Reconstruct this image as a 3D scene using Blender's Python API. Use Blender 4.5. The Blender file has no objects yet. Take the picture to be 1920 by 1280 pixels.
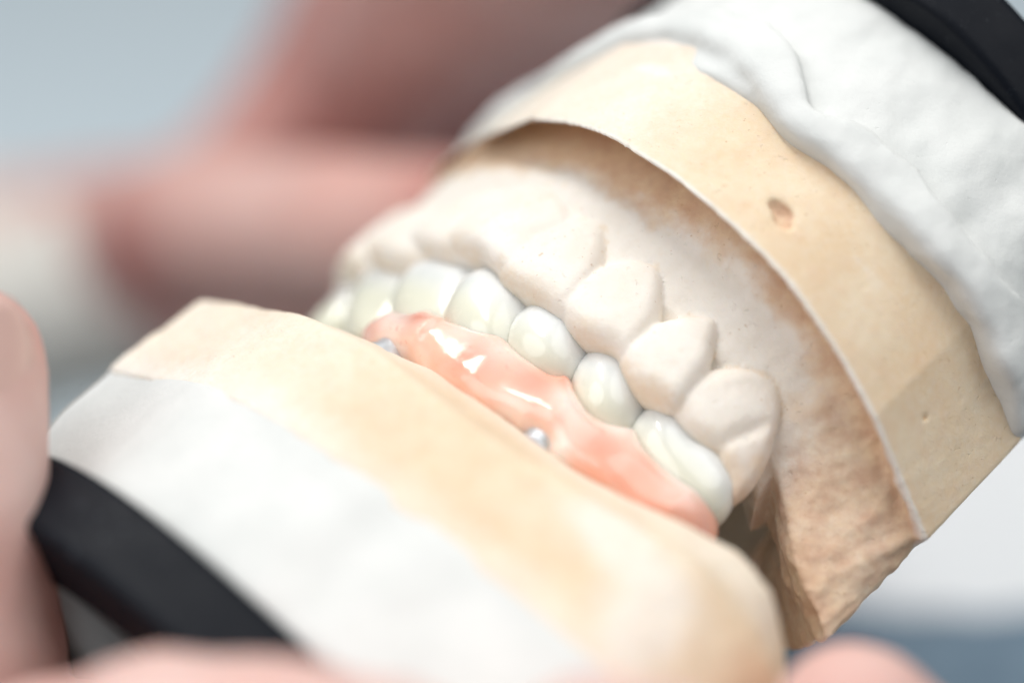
import bpy, math, random
import numpy as np
from mathutils import Matrix, Vector

# ------------------------------------------------------------------ frames
# C : "view" frame in mm, x right, y up, z towards the camera, camera 245 mm away, origin in the plane of focus
# K : dental frame (a = along the tooth row towards the molars, f = facial / outwards, u = up out of the bite plane)
PITCH = math.radians(-28)
D0, PXMM = 245.0, 1920 / 88.2
U = np.array([.68, .60, -.42]); U /= np.linalg.norm(U)
A = np.array([.733, -.563, .38]); A -= A.dot(U) * U; A /= np.linalg.norm(A)
F = -np.cross(U, A)
KO = np.array([8.27, -3.67, 0.0])
M = np.array([A, F, U])                       # view -> dental (rows)
c_, s_ = math.cos(PITCH), math.sin(PITCH)
RW = np.array([[1, 0, 0], [0, -s_, -c_], [0, c_, -s_]])
# view axes in the world: x->x, y->(0,-sin,cos) , z->(0,-cos,-sin)
RW = np.array([[1, 0, 0], [0, -s_ * 1.0, -c_], [0, c_, -s_]])
S = .001
LIFT = np.array([0, 0, .16])
def c2w(p): return (np.asarray(p, float) @ RW.T) * S + LIFT
def k2c(p): return KO + np.asarray(p, float) @ M
def k2w(p): return c2w(k2c(p))
def V(px, py, z=0.0):                         # a point of the view frame at depth z
    k = (D0 - z) / D0
    return np.array([(px - 960) / PXMM * k, (640 - py) / PXMM * k, z])
def ray(px, py):
    o = np.array([0, 0, D0]); p = np.array([(px - 960) / PXMM, (640 - py) / PXMM, 0.])
    return M @ (o - KO), M @ (p - o)

# ------------------------------------------------------------------ camera, world, lamps
sc = bpy.context.scene
col = sc.collection
def rot_w():                                  # view frame rotation as a matrix
    m = Matrix([list(r) for r in RW]).to_4x4(); return m
cd = bpy.data.cameras.new('camera'); cam = bpy.data.objects.new('camera', cd); col.objects.link(cam)
cam.matrix_world = Matrix.Translation(Vector(c2w((0, 0, D0)))) @ rot_w()
cd.lens = 100; cd.sensor_width = 36 * 88.2 / 88.2
cd.clip_start = .01; cd.clip_end = 20
cd.dof.use_dof = True; cd.dof.focus_distance = (D0 + .5) * S; cd.dof.aperture_fstop = 5.0
cd.dof.aperture_blades = 0
sc.camera = cam
w = bpy.data.worlds.new('World'); sc.world = w; w.use_nodes = True
bg = w.node_tree.nodes['Background']; bg.inputs[0].default_value = (.86, .94, 1, 1); bg.inputs[1].default_value = .17
def lamp(name, pos, target, sx, sy, power, colr, roll=0):
    l = bpy.data.lights.new(name, 'AREA'); l.shape = 'RECTANGLE'; l.size = sx * S; l.size_y = sy * S
    l.energy = power; l.color = colr
    if name != 'ceiling_lamp': l.shape = 'ELLIPSE'
    o = bpy.data.objects.new(name, l); col.objects.link(o)
    zc = np.array(pos, float) - np.array(target, float); zc /= np.linalg.norm(zc)      # the lamp's long side runs along 'roll' (view frame)
    yc = np.array(roll, float); yc -= yc @ zc * zc; yc /= np.linalg.norm(yc); xc = np.cross(yc, zc)
    m = RW @ np.stack([xc, yc, zc], 1)
    o.matrix_world = Matrix.Translation(Vector(c2w(pos))) @ Matrix([list(r) for r in m]).to_4x4()
    return o
lamp('ceiling_lamp', (-165, 690, 120), (0, 0, 0), 75, 560, 3.0, (1, .985, .955), (.25, 0, 1))
lamp('window_light', (-330, 265, 420), (0, 0, 0), 600, 520, 1.8, (.98, .99, 1), (0, 0, 1))
lamp('side_fill', (380, 380, 330), (0, 0, 0), 700, 700, 2.1, (1, .985, .96), (0, 0, 1))  # added fill, no real source: brightens the walls that face right
sc.view_settings.view_transform = 'Standard'; sc.view_settings.look = 'None'
sc.view_settings.exposure = .1; sc.view_settings.gamma = 1
sc.cycles.use_denoising = True
sc.cycles.max_bounces = 8

# ------------------------------------------------------------------ numeric helpers
def h32(ix, iy, iz, seed):
    n = (ix.astype(np.int64) * 73856093) ^ (iy.astype(np.int64) * 19349663) ^ (iz.astype(np.int64) * 83492791) ^ (seed * 2654435761)
    n = (n ^ (n >> 13)) * 1274126177 & 0xffffffff
    n = (n ^ (n >> 16)) * 2246822519 & 0xffffffff
    return ((n ^ (n >> 15)) & 0xffffff) / float(0xffffff) * 2 - 1
def vnoise(p, scale, seed=0):
    q = p / scale; i = np.floor(q).astype(np.int64); t = q - i; t = t * t * (3 - 2 * t)
    r = 0
    for dx in (0, 1):
        for dy in (0, 1):
            for dz in (0, 1):
                wgt = (t[:, 0] if dx else 1 - t[:, 0]) * (t[:, 1] if dy else 1 - t[:, 1]) * (t[:, 2] if dz else 1 - t[:, 2])
                r = r + wgt * h32(i[:, 0] + dx, i[:, 1] + dy, i[:, 2] + dz, seed)
    return r
def fbm(p, scale, n=3, seed=0):
    r = 0; a = 1
    for k in range(n): r = r + a * vnoise(p, scale, seed + k * 7); a *= .5; scale *= .48
    return r
def sstep(x, a, b):
    t = np.clip((x - a) / (b - a), 0, 1); return t * t * (3 - 2 * t)
def smin(a, b, k):
    h = np.clip(.5 + .5 * (b - a) / k, 0, 1); return b * (1 - h) + a * h - k * h * (1 - h)
def smax(a, b, k): return -smin(-a, -b, k)
def spline(pts, n=8, closed=True):
    P = np.asarray(pts, float); N = len(P); out = []
    for i in range(N if closed else N - 1):
        g = lambda j: P[j % N] if closed else P[min(max(j, 0), N - 1)]
        p0, p1, p2, p3 = g(i - 1), g(i), g(i + 1), g(i + 2)
        for k in range(n):
            t = k / n
            out.append(.5 * ((2 * p1) + (p2 - p0) * t + (2 * p0 - 5 * p1 + 4 * p2 - p3) * t * t + (3 * p1 - p0 - 3 * p2 + p3) * t ** 3))
    if not closed: out.append(P[-1])
    return np.array(out)
def sdpoly(x, y, P):                           # signed distance to a closed polygon, negative inside
    d = np.full(x.shape, 1e9); ins = np.zeros(x.shape, bool)
    for i in range(len(P)):
        x0, y0 = P[i]; x1, y1 = P[(i + 1) % len(P)]
        ex, ey = x1 - x0, y1 - y0; wx, wy = x - x0, y - y0
        t = np.clip((wx * ex + wy * ey) / (ex * ex + ey * ey + 1e-12), 0, 1)
        d = np.minimum(d, (wx - ex * t) ** 2 + (wy - ey * t) ** 2)
        if abs(ey) > 1e-12:
            cnd = ((y0 <= y) != (y1 <= y)) & (x < x0 + (y - y0) * ex / ey)
            ins ^= cnd
    d = np.sqrt(d); return np.where(ins, -d, d)
def lerp1(x, xs, ys): return np.interp(x, xs, ys)

class Grid:
    def __init__(s, lo, hi, h):
        s.lo = np.array(lo, float); s.h = h
        s.n = [int(math.ceil((hi[i] - lo[i]) / h)) + 1 for i in range(3)]
        ax = [s.lo[i] + h * np.arange(s.n[i]) for i in range(3)]
        s.x = ax[0][:, None, None]; s.y = ax[1][None, :, None]; s.z = ax[2][None, None, :]
        s.X2, s.Y2 = ax[0][:, None] + 0 * ax[1][None, :], ax[1][None, :] + 0 * ax[0][:, None]
        s.ax = ax
def nets(G, g):                                # surface nets
    g = g.astype(np.float32)
    g[0] = 1; g[-1] = 1; g[:, 0] = 1; g[:, -1] = 1; g[:, :, 0] = 1; g[:, :, -1] = 1
    n = g < 0
    cs = [(i, j, k) for i in (0, 1) for j in (0, 1) for k in (0, 1)]
    sl = lambda c: tuple(slice(c[d], g.shape[d] - 1 + c[d]) for d in range(3))
    cnt = np.zeros([m - 1 for m in g.shape], np.uint8)
    for c in cs: cnt += n[sl(c)]
    act = (cnt > 0) & (cnt < 8)
    idx = np.argwhere(act); vid = np.full(act.shape, -1, np.int32); vid[act] = np.arange(len(idx))
    val = {c: g[idx[:, 0] + c[0], idx[:, 1] + c[1], idx[:, 2] + c[2]] for c in cs}
    acc = np.zeros((len(idx), 3)); num = np.zeros(len(idx))
    for c in cs:
        for d in range(3):
            if c[d] == 0:
                e = list(c); e[d] = 1; e = tuple(e); va, vb = val[c], val[e]
                m = (va < 0) != (vb < 0); t = np.where(m, va / np.where(m, va - vb, 1), 0)
                p = np.tile(np.array(c, float), (len(idx), 1)); p[:, d] += t
                acc += p * m[:, None]; num += m
    v = (idx + acc / num[:, None]) * G.h + G.lo
    quads = []
    for d in range(3):
        a_, b_ = [(1, 2), (2, 0), (0, 1)][d]
        s0 = [slice(None)] * 3; s1 = [slice(None)] * 3
        s0[d] = slice(0, -1); s1[d] = slice(1, None)
        n0, n1 = n[tuple(s0)], n[tuple(s1)]
        E = np.argwhere(n0 != n1); inside0 = n0[E[:, 0], E[:, 1], E[:, 2]]
        ok = (E[:, a_] > 0) & (E[:, b_] > 0) & (E[:, a_] < g.shape[a_] - 1) & (E[:, b_] < g.shape[b_] - 1)
        E = E[ok]; inside0 = inside0[ok]
        def cell(da, db):
            q = E.copy(); q[:, a_] -= da; q[:, b_] -= db; return vid[q[:, 0], q[:, 1], q[:, 2]]
        Q = np.stack([cell(1, 1), cell(0, 1), cell(0, 0), cell(1, 0)], 1)
        Q[~inside0] = Q[~inside0][:, ::-1]
        quads.append(Q)
    Qa = np.concatenate(quads)
    c0 = v.mean(0); w0 = v - c0; vol = np.einsum('ij,ij->i', w0[Qa[:, 0]], np.cross(w0[Qa[:, 1]], w0[Qa[:, 2]])).sum() + np.einsum('ij,ij->i', w0[Qa[:, 0]], np.cross(w0[Qa[:, 2]], w0[Qa[:, 3]])).sum()
    return v, (Qa if vol > 0 else Qa[:, ::-1].copy())
def vnormals(v, q):
    fn = np.cross(v[q[:, 2]] - v[q[:, 0]], v[q[:, 3]] - v[q[:, 1]])
    n = np.zeros_like(v)
    for i in range(4): 
        for d in range(3): n[:, d] += np.bincount(q[:, i], fn[:, d], len(v))
    return n / (np.linalg.norm(n, axis=1)[:, None] + 1e-12)
def relax(v, q, it=1, lam=.5):
    for _ in range(it):
        acc = np.zeros_like(v); cnt = np.zeros(len(v))
        for i in range(4):
            a_, b_ = q[:, i], q[:, (i + 1) % 4]
            for d in range(3):
                acc[:, d] += np.bincount(a_, v[b_, d], len(v)) + np.bincount(b_, v[a_, d], len(v))
            cnt += np.bincount(a_, minlength=len(v)) + np.bincount(b_, minlength=len(v))
        v = v * (1 - lam) + lam * acc / np.maximum(cnt, 1)[:, None]
    return v

# ------------------------------------------------------------------ object helpers
def make_mesh(name, vw, q, mat, parent=None, normals=None, colr=None, root=None):
    base = np.array(root.location) if root is not None else (np.array(parent.location) if parent is not None else np.zeros(3))
    me = bpy.data.meshes.new(name)
    nf = len(q); k = q.shape[1]
    me.vertices.add(len(vw)); me.vertices.foreach_set('co', (vw - base).astype(np.float32).ravel())
    me.loops.add(nf * k); me.loops.foreach_set('vertex_index', q.astype(np.int32).ravel())
    me.polygons.add(nf); me.polygons.foreach_set('loop_start', np.arange(0, nf * k, k, dtype=np.int32))
    me.polygons.foreach_set('use_smooth', np.ones(nf, bool))
    me.update(calc_edges=True); me.validate()
    if colr is not None:
        for nm, arr in colr.items():
            at = me.attributes.new(nm, 'FLOAT', 'POINT'); at.data.foreach_set('value', arr.astype(np.float32))
    if normals is not None: me.normals_split_custom_set_from_vertices([tuple(x) for x in normals])
    me.materials.append(mat)
    o = bpy.data.objects.new(name, me); col.objects.link(o)
    if parent is not None: o.parent = parent
    return o
def split_mesh(v, q, nrm, colr, sel):
    qs = q[sel]; used = np.unique(qs); mp = np.full(len(v), -1); mp[used] = np.arange(len(used))
    return v[used], mp[qs], nrm[used], {k: a[used] for k, a in colr.items()} if colr else None
def thing(name, label, cat, loc=(0, 0, 0), group=None):
    o = bpy.data.objects.new(name, None); col.objects.link(o); o.location = Vector(loc)
    o.empty_display_size = .005
    o['label'] = label; o['category'] = cat
    if group: o['group'] = group
    return o
def lin(r, g, b):
    f = lambda c: ((c / 255 + .055) / 1.055) ** 2.4 if c / 255 > .04045 else c / 255 / 12.92
    return (f(r), f(g), f(b), 1)

# ------------------------------------------------------------------ materials
class Mat:
    def __init__(s, name):
        s.m = bpy.data.materials.new(name); s.m.use_nodes = True; s.t = s.m.node_tree; s.b = s.t.nodes['Principled BSDF']
        s.geo = s.t.nodes.new('ShaderNodeTexCoord')
    def n(s, ty, **kw):
        x = s.t.nodes.new(ty)
        for k, v in kw.items(): setattr(x, k, v)
        return x
    def link(s, a, b): s.t.links.new(a, b)
    def noise(s, scale_mm, detail=4, rough=.55, dist=0):
        x = s.n('ShaderNodeTexNoise'); x.inputs['Scale'].default_value = 1 / (scale_mm * S); x.inputs['Detail'].default_value = detail
        x.inputs['Roughness'].default_value = rough; x.inputs['Distortion'].default_value = dist
        s.link(s.geo.outputs['Object'], x.inputs['Vector']); return x.outputs['Fac']
    def ramp(s, src, p0, p1, c0=(0, 0, 0, 1), c1=(1, 1, 1, 1)):
        r = s.n('ShaderNodeValToRGB'); r.color_ramp.elements[0].position = p0; r.color_ramp.elements[1].position = p1
        r.color_ramp.elements[0].color = c0; r.color_ramp.elements[1].color = c1; s.link(src, r.inputs[0]); return r.outputs[0]
    def attr(s, nm):
        x = s.n('ShaderNodeAttribute', attribute_name=nm); return x.outputs['Fac']
    def mix(s, fac, a, b, blend='MIX'):
        x = s.n('ShaderNodeMix', data_type='RGBA', blend_type=blend)
        for i, src in ((0, fac), (6, a), (7, b)):
            if isinstance(src, (int, float)): x.inputs[i].default_value = src
            elif isinstance(src, tuple): x.inputs[i].default_value = src
            else: s.link(src, x.inputs[i])
        return x.outputs[2]
    def math(s, op, a, b=0):
        x = s.n('ShaderNodeMath', operation=op)
        for i, src in ((0, a), (1, b)):
            if isinstance(src, (int, float)): x.inputs[i].default_value = src
            else: s.link(src, x.inputs[i])
        return x.outputs[0]
    def bump(s, hgt, dist_mm, strength=1, prev=None):
        x = s.n('ShaderNodeBump'); x.inputs['Distance'].default_value = dist_mm * S; x.inputs['Strength'].default_value = strength
        s.link(hgt, x.inputs['Height'])
        if prev is not None: s.link(prev, x.inputs['Normal'])
        return x.outputs[0]
    def fin(s, color=None, rough=.6, normal=None, sss=0, radius=(1, .5, .3), spec=.5, metal=0, coat=0, sscale=1.0):
        b = s.b
        if color is not None:
            if isinstance(color, tuple): b.inputs['Base Color'].default_value = color
            else: s.link(color, b.inputs['Base Color'])
        if isinstance(rough, (int, float)): b.inputs['Roughness'].default_value = rough
        else: s.link(rough, b.inputs['Roughness'])
        if normal is not None: s.link(normal, b.inputs['Normal'])
        b.inputs['Subsurface Weight'].default_value = sss; b.inputs['Subsurface Radius'].default_value = radius
        b.inputs['Subsurface Scale'].default_value = sscale * S
        b.inputs['Specular IOR Level'].default_value = spec; b.inputs['Metallic'].default_value = metal
        b.inputs['Coat Weight'].default_value = coat; b.inputs['Coat Roughness'].default_value = .04
        return s.m

def stone_mat():
    m = Mat('dental_stone')
    tan = m.mix(m.ramp(m.noise(9, 3), .35, .68), lin(230, 204, 170), lin(239, 221, 193))
    tan = m.mix(m.math('MULTIPLY', m.ramp(m.noise(2.2, 5, .6), .45, .7), .35), tan, lin(222, 178, 136))
    wht = m.mix(m.ramp(m.noise(4, 4), .35, .7), lin(240, 232, 221), lin(247, 241, 233))
    d = m.attr('dust_glint'); fine = m.noise(.55, 5, .7)
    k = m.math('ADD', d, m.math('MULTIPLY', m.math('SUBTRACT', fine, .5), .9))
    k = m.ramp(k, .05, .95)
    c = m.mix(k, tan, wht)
    tan_tone = m.attr('pink'); c = m.mix(m.math('MULTIPLY', tan_tone, m.ramp(m.noise(2.5, 5, .65), .3, .65)), c, lin(205, 165, 140))  # darker tan in the groove and on the ridge behind the molars
    spk = m.ramp(m.noise(.45, 2, .5), .71, .75)
    c = m.mix(m.math('MULTIPLY', spk, .5), c, lin(190, 150, 110))
    mp = m.n('ShaderNodeMapping'); mp.inputs['Rotation'].default_value = (.6, .9, .5); mp.inputs['Scale'].default_value = (1, 1, .07)
    m.link(m.geo.outputs['Object'], mp.inputs['Vector']); sn = m.n('ShaderNodeTexNoise'); sn.inputs['Scale'].default_value = 2600; sn.inputs['Detail'].default_value = 4
    m.link(mp.outputs[0], sn.inputs['Vector'])
    b0 = m.bump(sn.outputs['Fac'], .05, .5)
    b1 = m.bump(m.noise(.22, 4, .7), .05, .9, b0)
    b2 = m.bump(m.noise(1.1, 5, .65), .11, .7, b1)
    b2 = m.bump(m.ramp(m.noise(.6, 2, .5), .68, .74, (1, 1, 1, 1), (0, 0, 0, 1)), .12, .6, b2)
    return m.fin(c, .78, b2, .12, (1.0, .7, .45), .25, sscale=.8)
def plaster_mat():
    m = Mat('white_plaster')
    c = m.mix(m.ramp(m.noise(7, 4), .3, .7), lin(217, 219, 217), lin(228, 229, 227))
    b1 = m.bump(m.noise(.3, 4, .6), .03, .6); b2 = m.bump(m.noise(2.6, 5, .6), .24, .6, b1)
    b2 = m.bump(m.ramp(m.noise(.8, 2, .5), .72, .80, (1, 1, 1, 1), (0, 0, 0, 1)), .08, .5, b2)
    return m.fin(c, .8, b2, .1, (.8, .8, .8), .2)
def tooth_mat():
    m = Mat('porcelain')
    n = m.attr('neck')
    c = m.mix(m.ramp(m.noise(3, 3), .3, .7), lin(229, 232, 231), lin(238, 240, 239))
    c = m.mix(m.math('MULTIPLY', n, .75), c, lin(228, 226, 202))
    b1 = m.bump(m.noise(1.6, 2), .02, .5)
    rg = m.math('ADD', .2, m.math('MULTIPLY', m.noise(1.5, 3), .12))
    return m.fin(c, rg, b1, .55, (1.0, 1.0, .95), .35, coat=.9, sscale=1.6)
def gum_mat():
    m = Mat('pink_resin')
    c = m.mix(m.ramp(m.noise(4.2, 2, .4, .1), .3, .7), lin(249, 224, 210), lin(245, 186, 160))
    c = m.mix(m.attr('red'), c, lin(238, 134, 104))
    c = m.mix(m.attr('pale'), c, lin(246, 228, 218))
    vein = m.ramp(m.noise(.9, 3, .6, 1.2), .62, .72)
    c = m.mix(m.math('MULTIPLY', vein, .3), c, lin(226, 104, 84))
    b1 = m.bump(m.noise(1.9, 2, .4), .07, .5)
    b2 = m.bump(m.noise(.5, 2), .04, .5, b1)
    return m.fin(c, .2, b2, .45, (1.0, .45, .3), .5, coat=.5, sscale=1.6)
def skin_mat(name, dark=0):
    m = Mat(name)
    c = m.mix(m.ramp(m.noise(14, 4), .3, .7), lin(226, 196, 188), lin(214, 166, 156))
    c = m.mix(m.attr('red'), c, lin(158, 66, 58))  # reddened knuckles, and the shade painted on the far palm
    b1 = m.bump(m.noise(.8, 4), .12, .6)
    return m.fin(c, .55, b1, .15, (1.0, .4, .2), .25, sscale=2.5)
def plain(name, c, rough=.6, **k):
    m = Mat(name); return m.fin(c, rough, m.bump(m.noise(k.pop('bs', 2), 4), k.pop('bd', .1), .6), **k)
STONE, PLASTER, PORC, GUM, SKIN = stone_mat(), plaster_mat(), tooth_mat(), gum_mat(), skin_mat('skin')
def black_mat():
    m = Mat('black_metal'); fl = m.math('MULTIPLY', m.ramp(m.noise(.7, 5, .7), .60, .72), m.ramp(m.noise(9, 3), .45, .65))
    c = m.mix(m.math('MULTIPLY', fl, .4), lin(6, 11, 21), lin(150, 158, 166))
    return m.fin(c, m.math('ADD', .42, m.math('MULTIPLY', m.noise(3, 4), .25)), m.bump(m.noise(.5, 4), .05, .6), spec=.18)
BLACK = black_mat()
METAL = plain('brushed_titanium', lin(214, 218, 222), .42, metal=.7, bd=.05)
NAIL = plain('finger_nail', lin(226, 190, 180), .25, bd=.02)
def desk_mat():
    m = Mat('desk_laminate'); c = m.mix(m.noise(60, 2), lin(210, 225, 234), lin(220, 232, 239)); return m.fin(c, .5)
def cloth_mat():
    m = Mat('slate_cotton'); c = m.mix(m.ramp(m.noise(6, 4), .3, .7), lin(110, 131, 149), lin(132, 153, 170))
    return m.fin(c, .9, m.bump(m.noise(.7, 3), .2, .8), spec=.1)

# ------------------------------------------------------------------ UPPER CAST
def plane_hits(pts, c, th, tilt=0, off=0):
    t = np.array([math.cos(th), math.sin(th), 0]); n = np.array([-math.sin(th), math.cos(th), 0]); v = np.array([0, 0, 1.])
    n = n * math.cos(tilt) + v * math.sin(tilt); v = np.cross(t, n) * 1.0; v = v if v[2] > 0 else -v
    c = np.array(c, float); out = []
    for p in pts:
        o, d = ray(*p); k = np.dot(c + off * n - o, n) / np.dot(d, n); h = o + k * d - c
        out.append((h @ t, (h - off * n) @ v))
    return np.array(out), t, n, v, c
def pillow(x, y, z, T, tf, tb, R, bow=0, crown=0):
    P, t, n, v, c = T
    X, Y, Z = x - c[0], y - c[1], z - c[2]
    s = X * t[0] + Y * t[1] + Z * t[2]; q = X * v[0] + Y * v[1] + Z * v[2]; w_ = X * n[0] + Y * n[1] + Z * n[2]
    w_ = w_ + bow * s * s + crown * q * q
    d2 = sdpoly(s, q, P); e = np.clip(1 + d2 / R, 0, None)
    th = np.where(w_ > 0, tf, tb)
    return (np.sqrt(e ** 2 + (w_ / th) ** 2) - 1) * min(R, tf)
def tooth_T(px, c, th, tilt=0, n=6, off=.7):
    P, t, nn, v, cc = plane_hits(px, c, th, tilt, off); return (spline(P, n), t, nn, v, cc)

# wall outline of the upper cast in (a, f)
WU = [(-22, 5.2), (-15, 10.2), (-8, 12.2), (0, 12.6), (8, 11.4), (15, 8.2), (20.3, 4.4), (28.2, -5.4), (20.5, -24), (11, -37), (1, -50), (-12, -58), (-26, -57), (-37, -44), (-38, -30), (-35.2, -15), (-28.8, -4)]
# facial line of the teeth and ridge
TU = [(-34.5, -20), (-32, -12.5), (-27, -6.5), (-21, -1.2), (-14, 2.6), (-6.5, 3.6), (1, 3.6), (7, 2.4), (12, -.5), (16, -4), (21, -6), (27.5, -8.5), (26, -13), (16, -30), (4, -44), (-8, -51), (-20, -51), (-30, -42), (-35, -30)]
UT = [ # px outline, (a,f,u) of its plane, tangent angle
 ([(1000, 330), (960, 350), (880, 410), (835, 440), (850, 452), (900, 464), (945, 486), (1000, 440), (1060, 400), (1050, 350)], (-17.5, .8, 4), math.radians(33)),
 ([(940, 478), (955, 458), (1010, 425), (1085, 402), (1130, 404), (1142, 430), (1120, 500), (1075, 562), (1056, 574), (1010, 550), (950, 515), (938, 498)], (-10.5, 3.0, 4), math.radians(10)),
 ([(1058, 572), (1075, 540), (1120, 505), (1180, 488), (1228, 496), (1243, 512), (1236, 560), (1226, 600), (1180, 652), (1150, 640), (1085, 612)], (-3, 3.6, 4), math.radians(3)),
 ([(1174, 656), (1195, 635), (1235, 608), (1290, 596), (1335, 598), (1345, 610), (1335, 650), (1322, 690), (1275, 750), (1240, 742), (1200, 715), (1180, 685)], (4, 3.2, 4), math.radians(-8)),
 ([(1276, 738), (1290, 715), (1340, 695), (1410, 690), (1452, 705), (1466, 750), (1450, 830), (1430, 890), (1384, 936), (1368, 885), (1340, 838), (1300, 800), (1280, 765)], (10.5, .6, 4), math.radians(-26)),
 ([(900, 345), (850, 375), (790, 425), (755, 448), (770, 456), (835, 456), (900, 420), (960, 350), (940, 335)], (-23.5, -4.2, 4), math.radians(44)),
 ([(820, 385), (760, 415), (705, 450), (690, 470), (705, 476), (762, 456), (850, 400), (850, 380)], (-29, -9.8, 4), math.radians(52)),
]
def grow(T, d):
    P = T[0]; t = np.roll(P, -1, 0) - np.roll(P, 1, 0); n = np.stack([t[:, 1], -t[:, 0]], 1); n /= np.linalg.norm(n, axis=1)[:, None] + 1e-9
    if np.sum(n * (P - P.mean(0))) < 0: n = -n
    return (P + n * d,) + tuple(T[1:])
def extra_tooth(c, th, w_, h_):                # the teeth that continue round the far side
    P = spline([(-w_, 1.5 - 4), (0, .8 - 4), (w_, 1.5 - 4), (w_ * .95, 8 - 4), (0, 11.5 - 4), (-w_ * .95, 8 - 4)], 6)
    t = np.array([math.cos(th), math.sin(th), 0]); n = np.array([-math.sin(th), math.cos(th), 0])
    return (P, t, n, np.array([0, 0, 1.]), np.array([c[0], c[1], 4.]))
def utop(a): return lerp1(a, [-37, -32, -27, -22, -18, -14, -8, 0, 8, 20, 28], [18.5, 21, 23.6, 26.2, 27.2, 27.2, 25.2, 23.0, 22.9, 23.4, 22.1])
def upper_cast():
    root = thing('dental_cast', 'peach stone cast with pale stone teeth, in front of white plaster at the right', 'dental cast', k2w((0, -25, 36)))
    G = Grid((-43, -66, -6), (31, 15, 29.5), .25)
    x, y, z = G.x, G.y, G.z
    sdW = sdpoly(G.X2, G.Y2, spline(WU[:7], 6, False).tolist() + WU[7:]); sdT = sdpoly(G.X2, G.Y2, spline(TU, 5))
    nz = fbm(np.stack([G.X2.ravel(), G.Y2.ravel(), 0 * G.X2.ravel()], 1), 4.0, 3, 5).reshape(G.X2.shape)
    nf = fbm(np.stack([G.X2.ravel(), G.Y2.ravel(), 0 * G.X2.ravel()], 1), 1.1, 2, 15).reshape(G.X2.shape)
    dw = np.clip(-sdW, 0, None); dt = np.clip(sdT, 0, None); t = dw / (dw + dt + 1e-6)
    rim = lerp1(G.X2, [-30, -18, -5, 8, 16, 22, 28.5], [14.0, 13.5, 13.0, 12.1, 11.0, 10.1, 9.2]) + .07 * nz
    neck = lerp1(G.X2, [-30, 8, 13, 16, 20, 27], [7.6, 7.0, 5.6, 4.2, 1.2, -2.3])
    sul = lerp1(G.X2, [-37, -30, -8, 8, 16, 22, 28], [16.5, 19.6, 19.0, 16.8, 13.6, 11.2, 8.8])
    kp = spline([(.2, 1), (.3, .98), (.43, .80), (.62, .53), (.84, .27), (1.0, 0), (1.1, -.1)], 10, False)
    kf = spline([(.2, 1), (.5, .99), (.62, .92), (.72, .68), (.79, .43), (.9, .21), (1.0, 0), (1.1, -.1)], 10, False)
    bl = sstep(G.X2, 5, -15)
    kt = np.interp(t, kp[:, 0], kp[:, 1]) * (1 - bl) + np.interp(t, kf[:, 0], kf[:, 1]) * bl
    h = np.where(t < .2, rim + (sul - rim) * sstep(t, .025, .2), neck + (sul - neck) * kt)
    e = np.clip(-sdT, 0, None)
    crest = neck - 2.0 * sstep(e, 0, 2.5) * (G.X2 < 15)
    ling = crest + (17 - crest) * sstep(e, 6.5, 15)
    h = np.where(sdT > 0, h, ling) + nz * .3 * sstep(dw, .3, 2)
    g = (h[:, :, None] - z) * .55
    base = smax(g, np.maximum(sdW[:, :, None] + .02 * (z - 14), z - utop(G.X2)[:, :, None] - 1.2), .3)
    # bites and pores in the stone
    def pit(c, r): return np.sqrt(((x - c[0]) / r[0]) ** 2 + ((y - c[1]) / r[1]) ** 2 + ((z - c[2]) / r[2]) ** 2) - 1
    for c, r in PITS: base = np.maximum(base, -pit(c, r) * min(r))
    T = [grow(tooth_T(p, c, th), .35) for p, c, th in UT] + [extra_tooth(*q) for q in (((-33.6, -17), math.radians(70), 3.9, 1), ((-34.8, -25.5), math.radians(88), 4.2, 1), ((-33.4, -34.2), math.radians(108), 4.2, 1), ((-29.4, -42), math.radians(130), 3.6, 1), ((-23, -47.6), math.radians(150), 3.6, 1))]
    allg = base; tid = []
    tmin = np.full(base.shape, 9., np.float32)
    for i, tt in enumerate(T):
        c = tt[4]; r = 11
        sl = tuple(slice(max(0, int((c[d] - r - G.lo[d]) / G.h)), max(1, int((c[d] + r - G.lo[d]) / G.h))) for d in range(3))
        xs, ys, zs = np.broadcast_arrays(x[sl[0]], y[:, sl[1]], z[:, :, sl[2]])
        gt = pillow(xs, ys, zs, tt, 1.8, 4.2, 1.6, .036, .014)
        if i == 4: gt = gt + .42 * np.exp(-((xs - DG - .25 * (zs - 3)) / .55) ** 2) * sstep(zs, 7.5, 4)
        tmin[sl] = np.minimum(tmin[sl], gt)
    allg = smin(base, tmin.astype(float), .36) + .10 * np.exp(-((base - tmin) / .22) ** 2) * (tmin < 1.5)
    v, q = nets(G, allg); v = relax(v, q, 2, .45)
    n = vnormals(v, q)
    fl = sstep(v[:, 0], 14, 18) * sstep(-v[:, 1], -3, 0)
    disp = .05 * fbm(v, 1.2, 3, 3) + fl * .42 * (1 - np.abs(fbm(v * np.array([1, 1, .55]), 4.2, 3, 9))) - fl * .2 + fl * .12 * fbm(v, 1.0, 2, 31)
    onwall = sstep(lookup(G, sdW, v), -.5, -.1) * sstep(v[:, 2], 8, 10)
    v = v + n * (disp * (1 - .85 * onwall))[:, None]; n = vnormals(v, q)
    sT = lookup(G, sdT, v); dW = -lookup(G, sdW, v)
    tt = dW / (dW + np.clip(sT, 0, None) + 1e-6)
    nb = fbm(v, 3.0, 3, 77)
    # loose plaster powder: lies over the teeth and the slope above them, thins out in the groove under the rim
    fr = sstep(v[:, 0], 5, -15)
    dust_glint = sstep(tt + .12 * nb, .26 + .3 * fr, .6 + .16 * fr)
    dust_glint *= 1 - .75 * sstep(v[:, 0] + 2.5 * nb, 12.5, 19)
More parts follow.
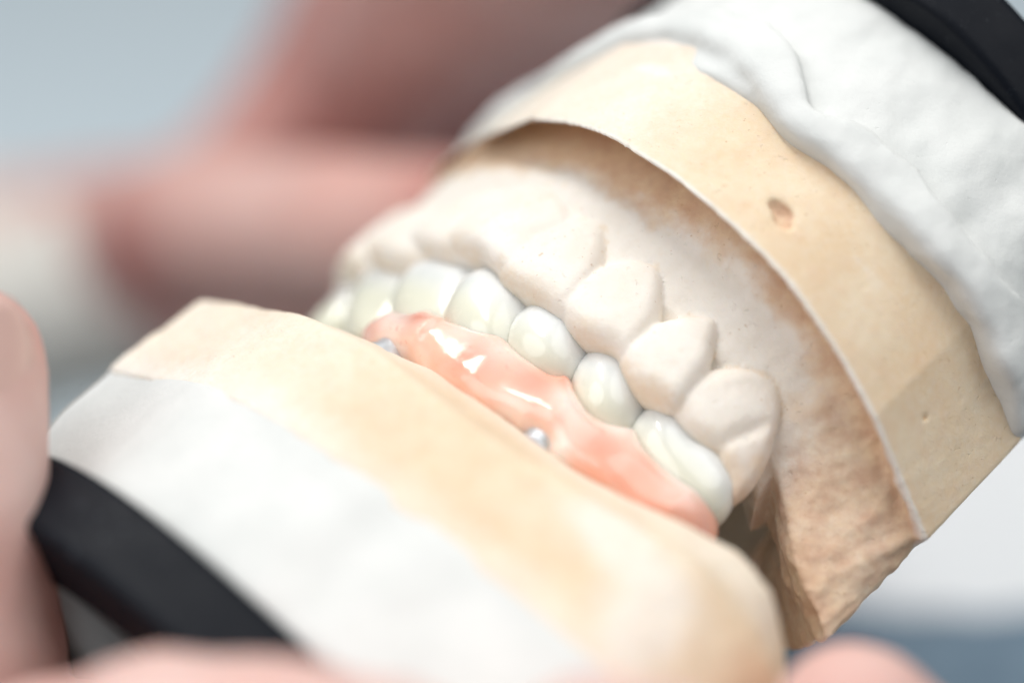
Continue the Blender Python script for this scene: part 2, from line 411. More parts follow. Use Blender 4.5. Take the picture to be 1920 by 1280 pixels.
    ug = lerp1(v[:, 0], [-30, -10, 4, 10, 16], [11.4, 11.7, 12.2, 11.3, 9.5]); gr = sstep(v[:, 2] + .9 * nb + .5 * fbm(v, 1.0, 2, 19), ug, ug + 3.0); dust_glint *= 1 - gr
    dust_glint = np.maximum(dust_glint, .9 * sstep(v[:, 2] - .0 * v[:, 0], 13, 7) * sstep(v[:, 0], 16, 12))
    dust_glint *= 1 - .45 * sstep(v[:, 2] + 1.6 * nb, 2.0, -.2)
    crv = np.abs(lookup3(G, (base - tmin).astype(np.float32), v)); dust_glint *= 1 - .55 * sstep(nb, -.1, .5) * sstep(crv + .25 * nb, .6, .1) * (np.abs(lookup3(G, tmin, v)) < .8) * sstep(v[:, 2], 13, 9)
    strk = sstep(vnoise(v * np.array([.22, .22, 1.2]) + nb[:, None] * .1, 1.6, 88), .45, .8) * sstep(v[:, 0], 16, 10)
    dust_glint = np.where(onwall > .5, .12 + .55 * strk * sstep(v[:, 2], 16, 20) + .55 * sstep(-v[:, 0], 2, 16), dust_glint)
    dust_glint = np.maximum(dust_glint, 1.1 * sstep(np.abs(v[:, 2] - .1 - lerp1(v[:, 0], [-30, -18, -5, 8, 16, 22, 28.5], [14.0, 13.5, 13.0, 12.1, 11.0, 10.1, 9.2])), .55, .2) * sstep(dW, .9, .5))  # painted edge highlight: thin white line along the rim
    pink = (1 - onwall) * np.maximum(np.clip(sstep(v[:, 0], 12, 17), 0, 1) * .7, .75 * gr)
    colr = {'dust_glint': dust_glint, 'pink': pink}
    # which tooth owns each face
    fc = v[q].mean(1); own = np.zeros(len(q), int)
    tb = lookup3(G, tmin, fc); bb = lookup3(G, base.astype(np.float32), fc)
    isT = (tb < bb) & (tb < .35)
    dist = np.stack([np.where(isT, pillow(fc[:, 0], fc[:, 1], fc[:, 2], k, 1.8, 4.2, 1.6, .036, .014), 9) for k in T])
    own = np.where(isT, dist.argmin(0) + 1, 0)
    vw = k2w(v); nw = n @ M @ RW.T
    for k in range(len(T) + 1):
        sel = own == k
        if sel.sum() < 50: continue
        a_ = split_mesh(vw, q, nw, colr, sel)
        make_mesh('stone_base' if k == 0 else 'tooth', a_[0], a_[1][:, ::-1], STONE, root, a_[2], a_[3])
    # mounting plaster
    G = Grid((-44, -66, 16), (36, 19, 46), .5)
    WP = spline([(-29, -4.5), (-22, 5), (-12, 12.2), (0, 14.0), (9, 12.5), (16, 10.3), (22, 6), (26.5, -.5), (26.5, -8), (18, -24), (9, -38), (0, -50), (-12, -58), (-24, -57), (-34, -44), (-37.5, -30), (-35.5, -16)], 6)
    sd = sdpoly(G.X2, G.Y2, WP)
    pts = np.stack([G.X2.ravel(), G.Y2.ravel(), 0 * G.X2.ravel()], 1)
    n1 = fbm(pts, 7, 2, 41).reshape(G.X2.shape)
    n2 = fbm(pts, 4, 2, 43).reshape(G.X2.shape)
    bot = utop(G.X2) + .6 * n1
    lipz = bot + 5.2 + 1.6 * n1
    z = G.z
    lay1 = smax(smax(sd[:, :, None] - .8 + .25 * n1[:, :, None] + .055 * (z - 24) ** 1, bot[:, :, None] - z, 1.8), z - lipz[:, :, None], 1.0)
    lay2 = smax(smax(sd[:, :, None] + 1.1 - .35 * n2[:, :, None] + .05 * (z - 28), 24 - z, .5), z - 41, 1.5)
    g = smin(lay1, lay2, .6)
    v, q = nets(G, g); v = relax(v, q, 1, .4); n = vnormals(v, q)
    v = v + n * (.32 * fbm(v, 5.5, 3, 51) + .03 * fbm(v, 1.1, 2, 52))[:, None]
    make_mesh('mounting_plaster', k2w(v), q[:, ::-1], PLASTER, root)
    return root
def lookup(G, arr2, v):
    i = np.clip((v[:, 0] - G.lo[0]) / G.h, 0, arr2.shape[0] - 1.001); j = np.clip((v[:, 1] - G.lo[1]) / G.h, 0, arr2.shape[1] - 1.001)
    i0 = i.astype(int); j0 = j.astype(int); a_ = i - i0; b_ = j - j0
    return arr2[i0, j0] * (1 - a_) * (1 - b_) + arr2[i0 + 1, j0] * a_ * (1 - b_) + arr2[i0, j0 + 1] * (1 - a_) * b_ + arr2[i0 + 1, j0 + 1] * a_ * b_
def lookup3(G, arr, v):
    i = [np.clip(np.round((v[:, d] - G.lo[d]) / G.h).astype(int), 0, arr.shape[d] - 1) for d in range(3)]
    return arr[i[0], i[1], i[2]]
def hitk(px, py, k, val):
    o, d = ray(px, py); return o + (val - o[k]) / d[k] * d
def hole_at(px, py, f, r): c = hitk(px, py, 1, f); return (c, r)
DG = hitk(1388, 815, 1, 1.5)[0]
PITS = [((4.0, 12.5, 16.9), (1.5, 1.3, .8)), ((4.8, 12.4, 16.2), (1.1, 1.2, .75)), ((13, 9.4, 17.2), (.25, .4, .22)), ((18, 6.5, 19.4), (.25, .4, .22)), ((22.5, 1.4, 15.2), (.25, .4, .3)), ((23.4, .6, 19.4), (.2, .3, .2)), ((16.8, 1.2, 8.4), (.35, .6, .3)), ((16, 1.4, 8.2), (.25, .5, .25))]
upper_cast()

# ------------------------------------------------------------------ LOWER CAST
def lower_cast():
    root = thing('dental_cast', 'blurred peach toothless cast on thick white plaster, lying in front at the lower left', 'dental cast', k2w((0, -25, -38)))
    G = Grid((-42, -66, -27), (35, 15, -4), .4)
    x, y, z = G.x, G.y, G.z
    WL = spline([(-39, -30), (-38.6, -20), (-37.4, -9.6), (-36.2, -8.2), (-30, -3.4), (-22, 3), (-12, 7), (0, 8.6), (12, 9.6), (21, 9), (28, 4.5), (31, -3), (30, -16), (24, -34), (16, -56), (-4, -62), (-24, -58), (-36, -44)], 6)
    RL = spline([(-35, -28), (-34.5, -19), (-31.5, -11.5), (-26, -7), (-20, -2), (-13, 0), (-5, 1.2), (2, 1.4), (10, 2.0), (18, 3), (24, 2.4), (28, -3), (27, -14), (18, -34), (12, -50), (-4, -55), (-20, -52), (-31, -42)], 6)
    sW = sdpoly(G.X2, G.Y2, WL); sR = sdpoly(G.X2, G.Y2, RL)
    pts = np.stack([G.X2.ravel(), G.Y2.ravel(), 0 * G.X2.ravel()], 1); nz = fbm(pts, 5, 2, 61).reshape(sW.shape)
    top = lerp1(G.X2, [-40, -34, -28, -22, -16, -11, -6, 0, 4, 10, 16, 20, 24, 30], [-13.4, -12.4, -11.4, -10.4, -10.4, -9.6, -9.2, -9.4, -9.4, -8.4, -7.2, -6.6, -7.2, -10])
    s = np.clip(sR, 0, None); d = np.clip(-sW, 0, None); t = s / (s + d + 1e-6)
    low = lerp1(G.X2, [-40, -30, -20, 0, 20, 30], [-13.6, -13.2, -13.6, -14.5, -12.5, -12.5])
    h = top + (low - top) * sstep(t, -.05, 1) + .15 * nz
    e = np.clip(-sR, 0, None); h = h - 7 * sstep(e, 8, 16)
    g = smax(smax((z - h[:, :, None]) * .7, sW[:, :, None] + .03 * (z + 14), .9), -25.2 - z, .3)
    v, q = nets(G, g); v = relax(v, q, 2, .5); n = vnormals(v, q)
    v = v + n * (.12 * fbm(v, 3, 3, 66))[:, None]
    n1 = fbm(v, 6, 3, 71)
    dust_glint = .16 + .4 * sstep(-v[:, 0] + 3 * n1, 0, 26) + .35 * sstep(v[:, 2], -13, -10) * sstep(v[:, 1], 0, 4)
    dust_glint = np.maximum(dust_glint, dust_glint + .35 * sstep(v[:, 2] + .8 * n1, -20.5, -25))
    sm = np.exp(-(((v[:, 0] - 15) / 6) ** 2 + ((v[:, 2] + 15.5) / 2.4) ** 2)) + np.exp(-(((v[:, 0] - 21) / 3) ** 2 + ((v[:, 2] + 20) / 4) ** 2))
    dust_glint = np.clip(dust_glint + .6 * sstep(sm + .35 * n1, .1, .9), 0, 1.2)
    make_mesh('stone_base', k2w(v), q[:, ::-1], STONE, root, None, {'dust_glint': dust_glint, 'pink': 0 * dust_glint})
    G = Grid((-44, -68, -44), (37, 16, -20), .45); z = G.z
    sW = sdpoly(G.X2, G.Y2, WL); pts = np.stack([G.X2.ravel(), G.Y2.ravel(), 0 * G.X2.ravel()], 1); nz = fbm(pts, 8, 2, 81).reshape(sW.shape)
    tp = -24.6 + .5 * nz + lerp1(G.X2, [-40, -30, -10, 10, 30], [.3, .3, 1.2, .2, 0])
    g = smax(smax(sW[:, :, None] - .35 + .3 * nz[:, :, None] + .012 * (z + 24) ** 2 * .35, z - tp[:, :, None], .9), -38.6 - z, 1.2)
    v, q = nets(G, g); v = relax(v, q, 1, .5); n = vnormals(v, q); v = v + n * (.3 * fbm(v, 9, 2, 83))[:, None]
    make_mesh('mounting_plaster', k2w(v), q[:, ::-1], PLASTER, root)
    # implant posts that carry the bridge
    for (px, py, f) in ((748, 660, -2.8), (994, 850, .7)):
        c = hitk(px, py, 1, f)
        prof = [(0, 1.1), (.85, 1.1), (.9, 1.2), (.95, 2.1), (1.05, 2.2), (1.75, 2.2), (1.95, 2.0), (1.95, 1.0), (1.7, .85), (1.7, .55), (1.95, .4), (1.95, -1.0), (2.3, -1.6), (2.3, -5), (0, -5)]
        N = 40; vs = []; qs = []
        for r, hh in prof:
            for k in range(N): th = 2 * math.pi * k / N; vs.append((c[0] + max(r, .001) * math.cos(th), c[1] + max(r, .001) * math.sin(th), c[2] + hh))
        for i in range(len(prof) - 1):
            for k in range(N): k2 = (k + 1) % N; qs.append((i * N + k, (i + 1) * N + k, (i + 1) * N + k2, i * N + k2))
        make_mesh('implant_post', k2w(np.array(vs)), np.array(qs)[:, ::-1], METAL, root)
    return root
lower_cast()

# ------------------------------------------------------------------ BRIDGE
LT = [
 ([(828, 604), (845, 568), (868, 538), (906, 517), (942, 513), (974, 532), (993, 563), (978, 600), (950, 640), (900, 660), (850, 645)], (-14.5, -2.0, 0), math.radians(27), 3.1, .03),
 ([(938, 646), (948, 614), (980, 584), (1022, 567), (1064, 575), (1094, 604), (1109, 642), (1098, 675), (1060, 715), (1000, 710), (955, 680)], (-7.5, -.4, 0), math.radians(8), 3.2, .03),
 ([(1070, 700), (1086, 670), (1118, 652), (1152, 656), (1187, 678), (1212, 716), (1217, 752), (1200, 785), (1170, 815), (1120, 810), (1080, 780), (1068, 735)], (0, -.6, 0), math.radians(-2), 3.2, .03),
 ([(1178, 800), (1204, 768), (1236, 755), (1264, 762), (1289, 792), (1312, 820), (1340, 839), (1364, 870), (1383, 909), (1378, 936), (1352, 970), (1300, 980), (1230, 930), (1185, 860)], (9.2, -2.0, 0), math.radians(-9), 3.2, .008),
 ([(728, 595), (760, 534), (806, 498), (850, 482), (892, 490), (912, 508), (880, 560), (840, 600), (780, 625)], (-21.5, -7.2, 0), math.radians(42), 2.8, .03),
 ([(640, 620), (672, 560), (712, 520), (754, 498), (798, 490), (796, 535), (740, 600), (680, 650)], (-27.3, -13.6, 0), math.radians(52), 2.8, .03),
]
def bridge():
    root = thing('dental_bridge', 'glossy porcelain bridge with pink gum between the two casts', 'dental bridge', k2w((-8, -6, -9)))
    T = [(grow(tooth_T(p, c, th, 0, 6, 1.0), .22), tf, bow) for p, c, th, tf, bow in LT]
    for cc, th in (((-31.6, -20), 72), ((-32.6, -27), 90), ((-31.2, -34), 108)):
        P = spline([(-3.4, -6), (3.4, -6), (3.3, 2), (0, 3.6), (-3.3, 2)], 6); th = math.radians(th)
        T.append(((P, np.array([math.cos(th), math.sin(th), 0]), np.array([-math.sin(th), math.cos(th), 0]), np.array([0, 0, 1.]), np.array([cc[0], cc[1], 0.])), 2.2, .02))
    for i, (tt, tf, bow) in enumerate(T):
        c = tt[4]; h = .17 if i < 4 else .22; r = 9.5 if i == 3 else 7.5
        G = Grid((c[0] - r, c[1] - 7.5, c[2] - 7.5), (c[0] + r, c[1] + 7, c[2] + 6.5), h)
        x, y, z = np.broadcast_arrays(G.x, G.y, G.z)
        # rounded crown: the outline's distance field is blurred first so that no ridge is left along its middle
        Pp, tv, nv_, vv, cc = tt; m0 = Pp.min(0) - 4; nn_ = ((Pp.max(0) + 4 - m0) / .12).astype(int) + 1
        class Q: pass
        Q = Q(); Q.lo = m0; Q.h = .12
        gx, gy = np.meshgrid(m0[0] + .12 * np.arange(nn_[0]), m0[1] + .12 * np.arange(nn_[1]), indexing='ij'); sd2 = sdpoly(gx, gy, Pp)
        for _ in range(3):
            for ax_ in (0, 1):
                kk = 5; pd = np.pad(sd2, [(kk, kk) if a_ == ax_ else (0, 0) for a_ in (0, 1)], 'edge'); cs_ = np.cumsum(pd, ax_)
                cs_ = np.concatenate([np.zeros_like(np.take(cs_, [0], ax_)), cs_], ax_); L_ = sd2.shape[ax_]
                sd2 = (np.take(cs_, range(2 * kk + 1, 2 * kk + 1 + L_), ax_) - np.take(cs_, range(L_), ax_)) / (2 * kk + 1)
        X, Y, Z = x - cc[0], y - cc[1], z - cc[2]
        s1 = X * tv[0] + Y * tv[1]; w1 = X * nv_[0] + Y * nv_[1]
        dd = lookup(Q, sd2, np.stack([s1.ravel(), Z.ravel()], 1)).reshape(s1.shape)
        w1 = w1 + bow * s1 * s1 + .012 * Z * Z
        g = (np.sqrt(np.clip(1 + dd / 3.2, 0, None) ** 2 + (w1 / np.where(w1 > 0, tf * 1.08, 3.6)) ** 2) - 1) * 3.0
        if i == 3:                             # groove between the two cusps of the molar
            a0 = hitk(1312, 822, 1, 0); X = x - a0[0]; g = g + .40 * np.exp(-((X - .12 * (z - a0[2])) / .9) ** 2) * sstep(z, -3, 3)
        v, q = nets(G, g); v = relax(v, q, 22 if i in (0, 4, 5) else 12, .5)
        nk = sstep(v[:, 2], .2, -3.5)
        make_mesh('tooth', k2w(v), q[:, ::-1], PORC, root, None, {'neck': nk})
    # gum : a sheet that follows the ridge, outline traced on it
    AF = np.array([(-34, -24), (-31.5, -17.6), (-27.5, -12.2), (-21.8, -6.6), (-14.5, -1.2), (-7.5, .6), (0, .9), (7.4, -.2), (12.3, -1.6), (17, -4)])
    fs = lambda a: np.interp(a, AF[:, 0], AF[:, 1])
    def on_sheet(px, py):
        o, d = ray(px, py); best = None
        for k in np.linspace(.8, 1.25, 1800):
            p = o + k * d; e = p[1] - fs(p[0]) - 1.6
            if e < 0: return (p[0], p[2])
        return (p[0], p[2])
    top = [(676, 622), (700, 608), (735, 586), (775, 590), (806, 578), (835, 596), (880, 606), (920, 612), (948, 622), (972, 650), (1010, 676), (1040, 692), (1066, 690), (1084, 728), (1108, 766), (1140, 782), (1172, 788), (1192, 792), (1215, 838), (1250, 868), (1300, 895), (1335, 925), (1350, 960)]
    bot = [(1340, 1005), (1290, 1020), (1200, 990), (1120, 925), (1060, 880), (1030, 858), (1020, 828), (992, 806), (968, 800), (955, 790), (900, 775), (850, 745), (800, 705), (770, 668), (730, 655), (690, 650)]
    P = spline([on_sheet(*p) for p in top + bot], 4)
    G = Grid((-34, -24, -16), (20, 6, 2), .2)
    sd = sdpoly(G.ax[0][:, None] + 0 * G.ax[2][None, :], G.ax[2][None, :] + 0 * G.ax[0][:, None], P)
    a1 = G.ax[0]; slope = np.gradient(fs(a1), a1); cs = 1 / np.sqrt(1 + slope ** 2)
    w_ = (G.y - fs(a1)[:, None, None]) * cs[:, None, None]
    A2, Z2 = np.broadcast_arrays(a1[:, None], G.ax[2][None, :])
    pn = np.stack([A2.ravel(), Z2.ravel(), 0 * A2.ravel()], 1)
    nb = fbm(pn, 3.4, 2, 91).reshape(A2.shape)
    # root bulges under each tooth, hollows between them
    ctr = [-21.5, -14.2, -7.2, .2, 7.2, 12.6]
    b = sum(np.exp(-((A2 - c - .25 * (Z2 + 5)) / 2.3) ** 2) for c in ctr)
    tf = 1.8 + .35 * b + .06 * nb + .9 * sstep(-Z2, 2, 7)
    R = 2.2
    e = np.clip(1 + sd / R, 0, None)[:, None, :]
    th = np.where(w_ > 0, tf[:, None, :], 4.0)
    g = (np.sqrt(e ** 2 + (w_ / th) ** 2) - 1) * 1.9
    v, q = nets(G, g); v = relax(v, q, 10, .5)
    n = vnormals(v, q); v = v + n * (.02 * fbm(v, 1.6, 2, 95))[:, None]
    def blob(px, py, r):
        a_, u_ = on_sheet(px, py); return np.exp(-(((v[:, 0] - a_) ** 2 + (v[:, 2] - u_) ** 2) / r ** 2))
    red = .8 * blob(885, 690, 2.2) + .6 * blob(1010, 730, 2.6) + .8 * blob(790, 612, 1.5) + .6 * blob(1125, 850, 2.6) + .5 * blob(700, 625, 2) + .9 * blob(1062, 690, .9) + .9 * blob(1186, 786, .9) + .45 * blob(1335, 975, 2) + .4 * blob(1230, 940, 4)
    pale = blob(1180, 795, 1.8) + .8 * blob(950, 665, 2.2) + .9 * blob(1060, 760, 1.8) + .8 * blob(740, 610, 2) + .9 * blob(1290, 900, 2.4) + .5 * blob(1130, 790, 2.2) + .9 * blob(1050, 850, 1.2) + .6 * blob(870, 635, 2)
    make_mesh('gum', k2w(v), q[:, ::-1], GUM, root, None, {'red': np.clip(red, 0, 1), 'pale': np.clip(pale, 0, .95)})
bridge()

# ------------------------------------------------------------------ ARTICULATOR
def prism(P, u0, u1, bev=.8, holes=None):      # bevelled plate with the outline P, in dental coordinates
    N = len(P); cen = P.mean(0); vs = []; qs = []
    rings = [(-bev, u0), (-.3 * bev, u0 + .12 * bev), (0, u0 + abs(bev)), (0, u0 + abs(bev) + .3), (0, u1 - abs(bev) - .3), (0, u1 - abs(bev)), (-.3 * bev, u1 - .12 * abs(bev)), (-bev, u1)]
    nn = np.roll(P, -1, 0) - np.roll(P, 1, 0); nn = np.stack([nn[:, 1], -nn[:, 0]], 1); nn /= np.linalg.norm(nn, axis=1)[:, None]
    if np.sum((P - cen) * nn) < 0: nn = -nn
    for off, uu in rings:
        for k in range(N): p = P[k] + nn[k] * off; vs.append((p[0], p[1], uu))
    for i in range(7):
        for k in range(N): k2 = (k + 1) % N; qs.append((i * N + k, i * N + k2, (i + 1) * N + k2, (i + 1) * N + k))
    return vs, qs, N
def ring_plate(Pout, Pin, u0, u1, bev=.8):
    a_, qa, N = prism(Pout, u0, u1, bev); b_, qb, _ = prism(Pin, u0, u1, -bev)
    vs = a_ + b_; o = len(a_); qs = qa + [tuple(i + o for i in reversed(q)) for q in qb]
    for lv in (0, 7):
        for k in range(N):
            k2 = (k + 1) % N; qd = (lv * N + k, lv * N + k2, o + lv * N + k2, o + lv * N + k)
            qs.append(qd if lv == 7 else tuple(reversed(qd)))
    return np.array(vs), np.array(qs)
def articulator():
    root = thing('articulator', 'black metal articulator with a curved plate behind each plaster block', 'articulator', k2w((0, -40, 0)))
    ang = np.linspace(0, 2 * math.pi, 96, endpoint=False)
    def oval(ca, cf, ra, rf, p=2.4):
        c, s = np.cos(ang), np.sin(ang); return np.stack([ca + ra * np.sign(c) * abs(c) ** (2 / p), cf + rf * np.sign(s) * abs(s) ** (2 / p)], 1)
    PO = spline([(-37, -28), (-34, -14), (-24, 2), (-12, 12), (-2, 15.5), (5, 14.5), (12.5, 10), (20, 1), (22, -9), (17, -24), (8, -38), (-6, -46), (-22, -46), (-34, -38)], 7)
    v, q = ring_plate(PO, (PO - [-8, -20]) * .5 + [-8, -20], 40.6, 47)
    make_mesh('upper_plate', k2w(v), q[:, ::-1], BLACK, root)
    v, q = ring_plate(oval(-6, -25, 33.5, 33.5), oval(-6, -25, 27.5, 26.5), -45.5, -38.4)
    make_mesh('lower_plate', k2w(v), q[:, ::-1], BLACK, root)
    # hinge column behind the casts joins the two plates
    P = np.array([(-32, -56), (-24, -56), (-24, -46), (-32, -46)], float); P = spline(P, 6)
    vs, qs, N = prism(P, -45, 46, .4)
    make_mesh('hinge_column', k2w(np.array(vs)), np.array(qs)[:, ::-1], BLACK, root)
articulator()

# ------------------------------------------------------------------ HANDS
def rcone(X, Y, Z, p0, p1, r0, r1):
    p0 = np.asarray(p0, float); p1 = np.asarray(p1, float); d = p1 - p0; L = d @ d
    t = np.clip(((X - p0[0]) * d[0] + (Y - p0[1]) * d[1] + (Z - p0[2]) * d[2]) / L, 0, 1)
    return np.sqrt((X - p0[0] - d[0] * t) ** 2 + (Y - p0[1] - d[1] * t) ** 2 + (Z - p0[2] - d[2] * t) ** 2) - (r0 + (r1 - r0) * t)
def hand(label, palm, fingers, nails, h=1.2, pairs=None, red=()):
    pts = np.array([p for ch in [palm] + fingers for (p, r) in ch]); rs = max(r for ch in [palm] + fingers for (p, r) in ch)
    lo = pts.min(0) - rs - 4; hi = pts.max(0) + rs + 4
    root = thing('hand', label, 'hand', c2w(pts[:len(palm)].mean(0)))
    G = Grid(lo, hi, h); X, Y, Z = G.x, G.y, G.z
    g = None
    for i in range(len(palm)):
        for j in range(i + 1, len(palm)):
            if pairs and (i, j) not in pairs: continue
            r_ = rcone(X, Y, Z, palm[i][0], palm[j][0], palm[i][1], palm[j][1]); g = r_ if g is None else smin(g, r_, 4)
    for ch in fingers:
        f = None
        for (p0, r0), (p1, r1) in zip(ch[:-1], ch[1:]):
            r_ = rcone(X, Y, Z, p0, p1, r0, r1); f = r_ if f is None else smin(f, r_, 1.5)
        g = smin(g, f, 3.0)
    v, q = nets(G, g); v = relax(v, q, 2, .5); n = vnormals(v, q)
    v = v + n * (.25 * fbm(v, 6, 3, 7))[:, None]
    rd = np.zeros(len(v))
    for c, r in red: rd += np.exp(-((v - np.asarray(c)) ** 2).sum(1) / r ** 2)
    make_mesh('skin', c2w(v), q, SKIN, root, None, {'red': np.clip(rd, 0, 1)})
    for c, ax, nr, L, W in nails:
        c = np.asarray(c, float); ax = np.asarray(ax, float) / np.linalg.norm(ax); nr = np.asarray(nr, float); nr -= nr @ ax * ax; nr /= np.linalg.norm(nr); sd = np.cross(ax, nr)
        vs = []; qs = []; nu, nv = 10, 8
        for layer in (0, 1):
            for i in range(nu + 1):
                for j in range(nv + 1):
                    s = i / nu * 2 - 1; t = j / nv * 2 - 1
                    wd = W * math.sqrt(max(0, 1 - (abs(s) ** 4) * .5)); a_ = t * .95
                    vs.append(c + ax * (s * L * (1 - .12 * t * t)) + sd * (math.sin(a_) * wd * 1.2) + nr * (math.cos(a_) * W * .8 - W * .8 + (0 if layer == 0 else .5)))
        st = (nu + 1) * (nv + 1)
        for i in range(nu):
            for j in range(nv):
                a0 = i * (nv + 1) + j; qd = (a0, a0 + 1, a0 + nv + 2, a0 + nv + 1)
                qs.append(qd); qs.append(tuple(x + st for x in reversed(qd)))
        brd = [(i, 0) for i in range(nu + 1)] + [(nu, j) for j in range(1, nv + 1)] + [(i, nv) for i in range(nu - 1, -1, -1)] + [(0, j) for j in range(nv - 1, 0, -1)]
        idx = [i * (nv + 1) + j for i, j in brd]
        for a0, b0 in zip(idx, idx[1:] + idx[:1]): qs.append((a0, b0, b0 + st, a0 + st))
        make_mesh('nail', c2w(np.array(vs)), np.array(qs), NAIL, root)
    return root
# far hand: wrist at the left, index finger stretched behind the casts, the others curl above, pushed forward out of frame to shade the palm
hand('blurred hand behind the casts with one finger stretched towards them',
     [(V(980, -250, -80), 15), (V(1120, -280, -75), 15), (V(1000, 170, -158), 12), (V(620, 330, -150), 10), (V(400, 420, -132), 10), (V(60, 520, -170), 15)],  # first two points: unseen roof added to shade the palm
     [[(V(330, 440, -106), 10), (V(640, 440, -88), 9.4), (V(940, 450, -76), 9), (V(1130, 520, -70), 8)],
      [(V(760, -120, -124), 11), (V(600, 160, -134), 9), (V(470, 330, -132), 9)],
      [(V(920, -240, -88), 11), (V(1120, -240, -80), 10), (V(1300, -120, -90), 9), (V(1390, 0, -92), 8)],
      [(V(760, -300, -125), 9), (V(1050, -330, -108), 8.5), (V(1250, -260, -98), 8), (V(1330, -160, -98), 7)],
      [(V(300, 450, -124), 11), (V(430, 590, -116), 9.5), (V(560, 660, -104), 9), (V(650, 730, -98), 8)]],
     [], 1.5, ((0, 1), (0, 2), (1, 2), (2, 3), (0, 3), (3, 4), (4, 5)), red=((V(270, 480, -104), 9), (V(900, 380, -72), 7), (V(930, 90, -150), 46)))  # last red spot: shade painted into the palm's skin colour
# near hand: palm below the frame, thumb up at the left edge, fingers round the lower plaster
hand('near hand holding the lower cast, thumb at the left edge, fingertip at the bottom',
     [(V(150, 1750, 0), 20), (V(700, 1850, 10), 20), (V(1200, 1900, 0), 18), (V(500, 2500, -20), 26)],
     [[(V(-170, 1650, 0), 13), (V(-130, 1250, 8), 11), (V(-110, 960, 10), 9), (V(-95, 700, 8), 8.2)],
      [(V(250, 1740, 22), 10), (V(110, 1500, 28), 9.0), (V(300, 1440, 34), 8.5), (V(560, 1440, 38), 8)],
      [(V(1350, 1800, 10), 10), (V(1560, 1580, 20), 9), (V(1640, 1440, 24), 7.8), (V(1605, 1365, 26), 6.6)],
      [(V(1150, 1850, 20), 10), (V(1250, 1640, 34), 9), (V(1230, 1520, 40), 8.5), (V(1130, 1460, 42), 7.6)],
      [(V(750, 1850, 20), 10), (V(760, 1640, 38), 9), (V(740, 1520, 44), 8.5), (V(700, 1470, 44), 7.6)]],
     [(V(-30, 700, 15.2), (.02, 1, -.05), (.6, .1, .8), 6.5, 5)], 1.2)

# ------------------------------------------------------------------ SETTING
def desk():
    n = 40; vs = []; qs = []
    for i in range(n + 1):
        for j in range(n + 1): vs.append((-1.6 + 3.2 * i / n, -.8 + 3.4 * j / n, 0))
    for i in range(n):
        for j in range(n): a0 = i * (n + 1) + j; qs.append((a0, a0 + n + 1, a0 + n + 2, a0 + 1))
    o = make_mesh('desk_top', np.array(vs), np.array(qs), desk_mat()); o['kind'] = 'structure'
desk()
def mat():
    root = thing('desk_mat', 'dark teal mat under the hands, glimpsed through the lower black plate', 'mat', (.02, -.06, .0))
    w_, d_, h_, b = .30, .19, .003, .001; vs = []
    for z_, o_ in ((0.0005, 0), (h_ - b, 0), (h_, -b)):
        P = spline([(-w_ - o_, -d_ - o_), (0, -d_ - o_ * 1.01), (w_ + o_, -d_ - o_), (w_ + o_, 0), (w_ + o_, d_ + o_), (0, d_ + o_), (-w_ - o_, d_ + o_), (-w_ - o_, 0)], 1)
        vs += [(.02 + p[0], -.06 + p[1], z_) for p in P]
    N = len(vs) // 3; qs = []
    for i in range(2):
        for k in range(N): k2 = (k + 1) % N; qs.append((i * N + k, i * N + k2, (i + 1) * N + k2, (i + 1) * N + k))
    c = len(vs); vs.append((.02, -.06, h_))
    for k in range(0, N, 2): qs.append((c, 2 * N + k, 2 * N + (k + 1) % N, 2 * N + (k + 2) % N))
    make_mesh('rubber_sheet', np.array(vs), np.array(qs), plain('teal_rubber', lin(58, 74, 80), .7), root)
mat()
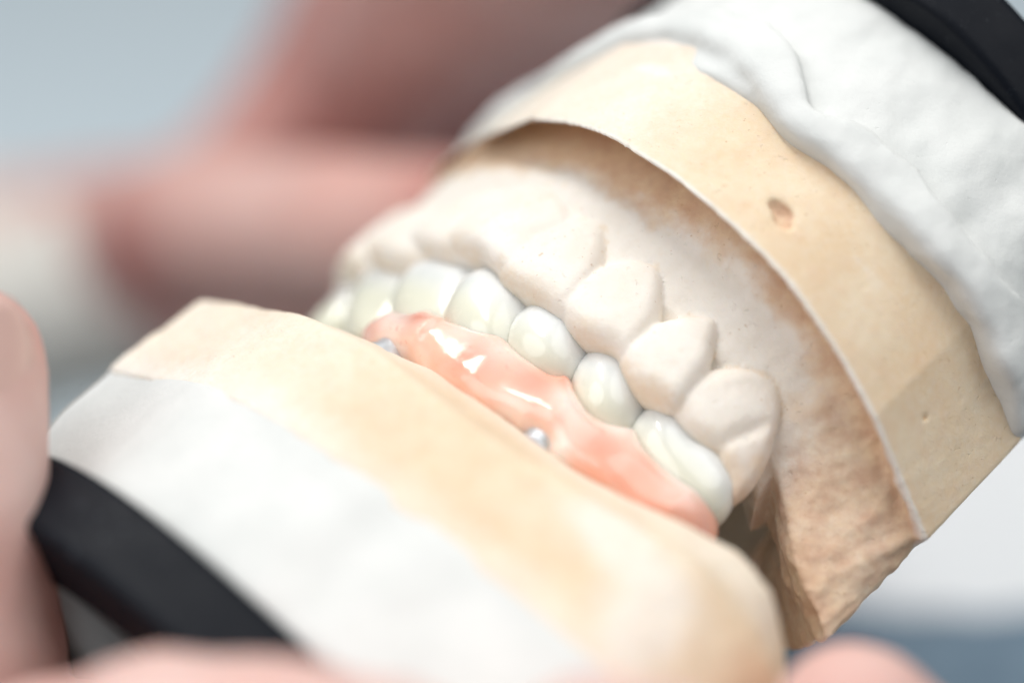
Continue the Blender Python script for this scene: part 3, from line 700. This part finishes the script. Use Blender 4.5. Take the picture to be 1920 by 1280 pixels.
def board():                                   # white board leaning behind the right end of the casts
    c = V(1860, 980, -150); nr = np.array([-.15, .5, .85]); nr /= np.linalg.norm(nr); ux = np.array([1, 0, .15]); ux -= ux @ nr * nr; ux /= np.linalg.norm(ux); uy = np.cross(nr, ux)
    root = thing('leaning_board', 'white blurred board behind the right end of the upper cast', 'board', c2w(c - uy * 110)); n = 16; vs = []; qs = []
    for lay in (0, 1):
        for i in range(n + 1):
            for j in range(n + 1): vs.append(c + ux * (i / n * 130 - 48) + uy * (j / n * 190 - 130) + nr * (3 * lay + 2 * math.sin(i * .3)))
    st = (n + 1) ** 2
    for i in range(n):
        for j in range(n): a0 = i * (n + 1) + j; qs.append((a0, a0 + 1, a0 + n + 2, a0 + n + 1)); qs.append(tuple(x + st for x in (a0, a0 + n + 1, a0 + n + 2, a0 + 1)))
    brd = [(i, 0) for i in range(n + 1)] + [(n, j) for j in range(1, n + 1)] + [(i, n) for i in range(n - 1, -1, -1)] + [(0, j) for j in range(n - 1, 0, -1)]
    ix = [i * (n + 1) + j for i, j in brd]
    for a0, b0 in zip(ix, ix[1:] + ix[:1]): qs.append((a0, b0, b0 + st, a0 + st))
    make_mesh('board_sheet', c2w(np.array(vs)), np.array(qs), plain('white_card', lin(240, 243, 245), .8), root)
board()
def sleeve(pts, name, label, mat, amp):
    P = np.array([p for p, r in pts]); G = Grid(P.min(0) - 32, P.max(0) + 32, 1.6)
    g = None
    for (p0, r0), (p1, r1) in zip(pts[:-1], pts[1:]):
        r_ = rcone(G.x, G.y, G.z, p0, p1, r0, r1); g = r_ if g is None else smin(g, r_, 3)
    v, q = nets(G, g); v = relax(v, q, 1, .5); n = vnormals(v, q)
    v = v + n * (amp * fbm(v * np.array([1, .5, .5]), 9, 3, 12))[:, None]
    root = thing(name, label, 'sleeve', c2w(P.mean(0)))
    make_mesh('fabric', c2w(v), q, mat, root)
sleeve([(V(1200, 1450, -95), 19), (V(1600, 1435, -92), 18), (V(2100, 1415, -90), 18), (V(2500, 1420, -95), 20)], 'sleeve', 'slate blue cotton sleeve blurred at the bottom right corner', cloth_mat(), 1.3)
sleeve([(V(215, 545, -152), 15), (V(-150, 590, -190), 22), (V(-700, 650, -230), 28)], 'sleeve', 'pale beige sleeve of the far hand, blurred at the left edge', plain('beige_cotton', lin(228, 224, 216), .9, bs=3, bd=.3), 1.6)
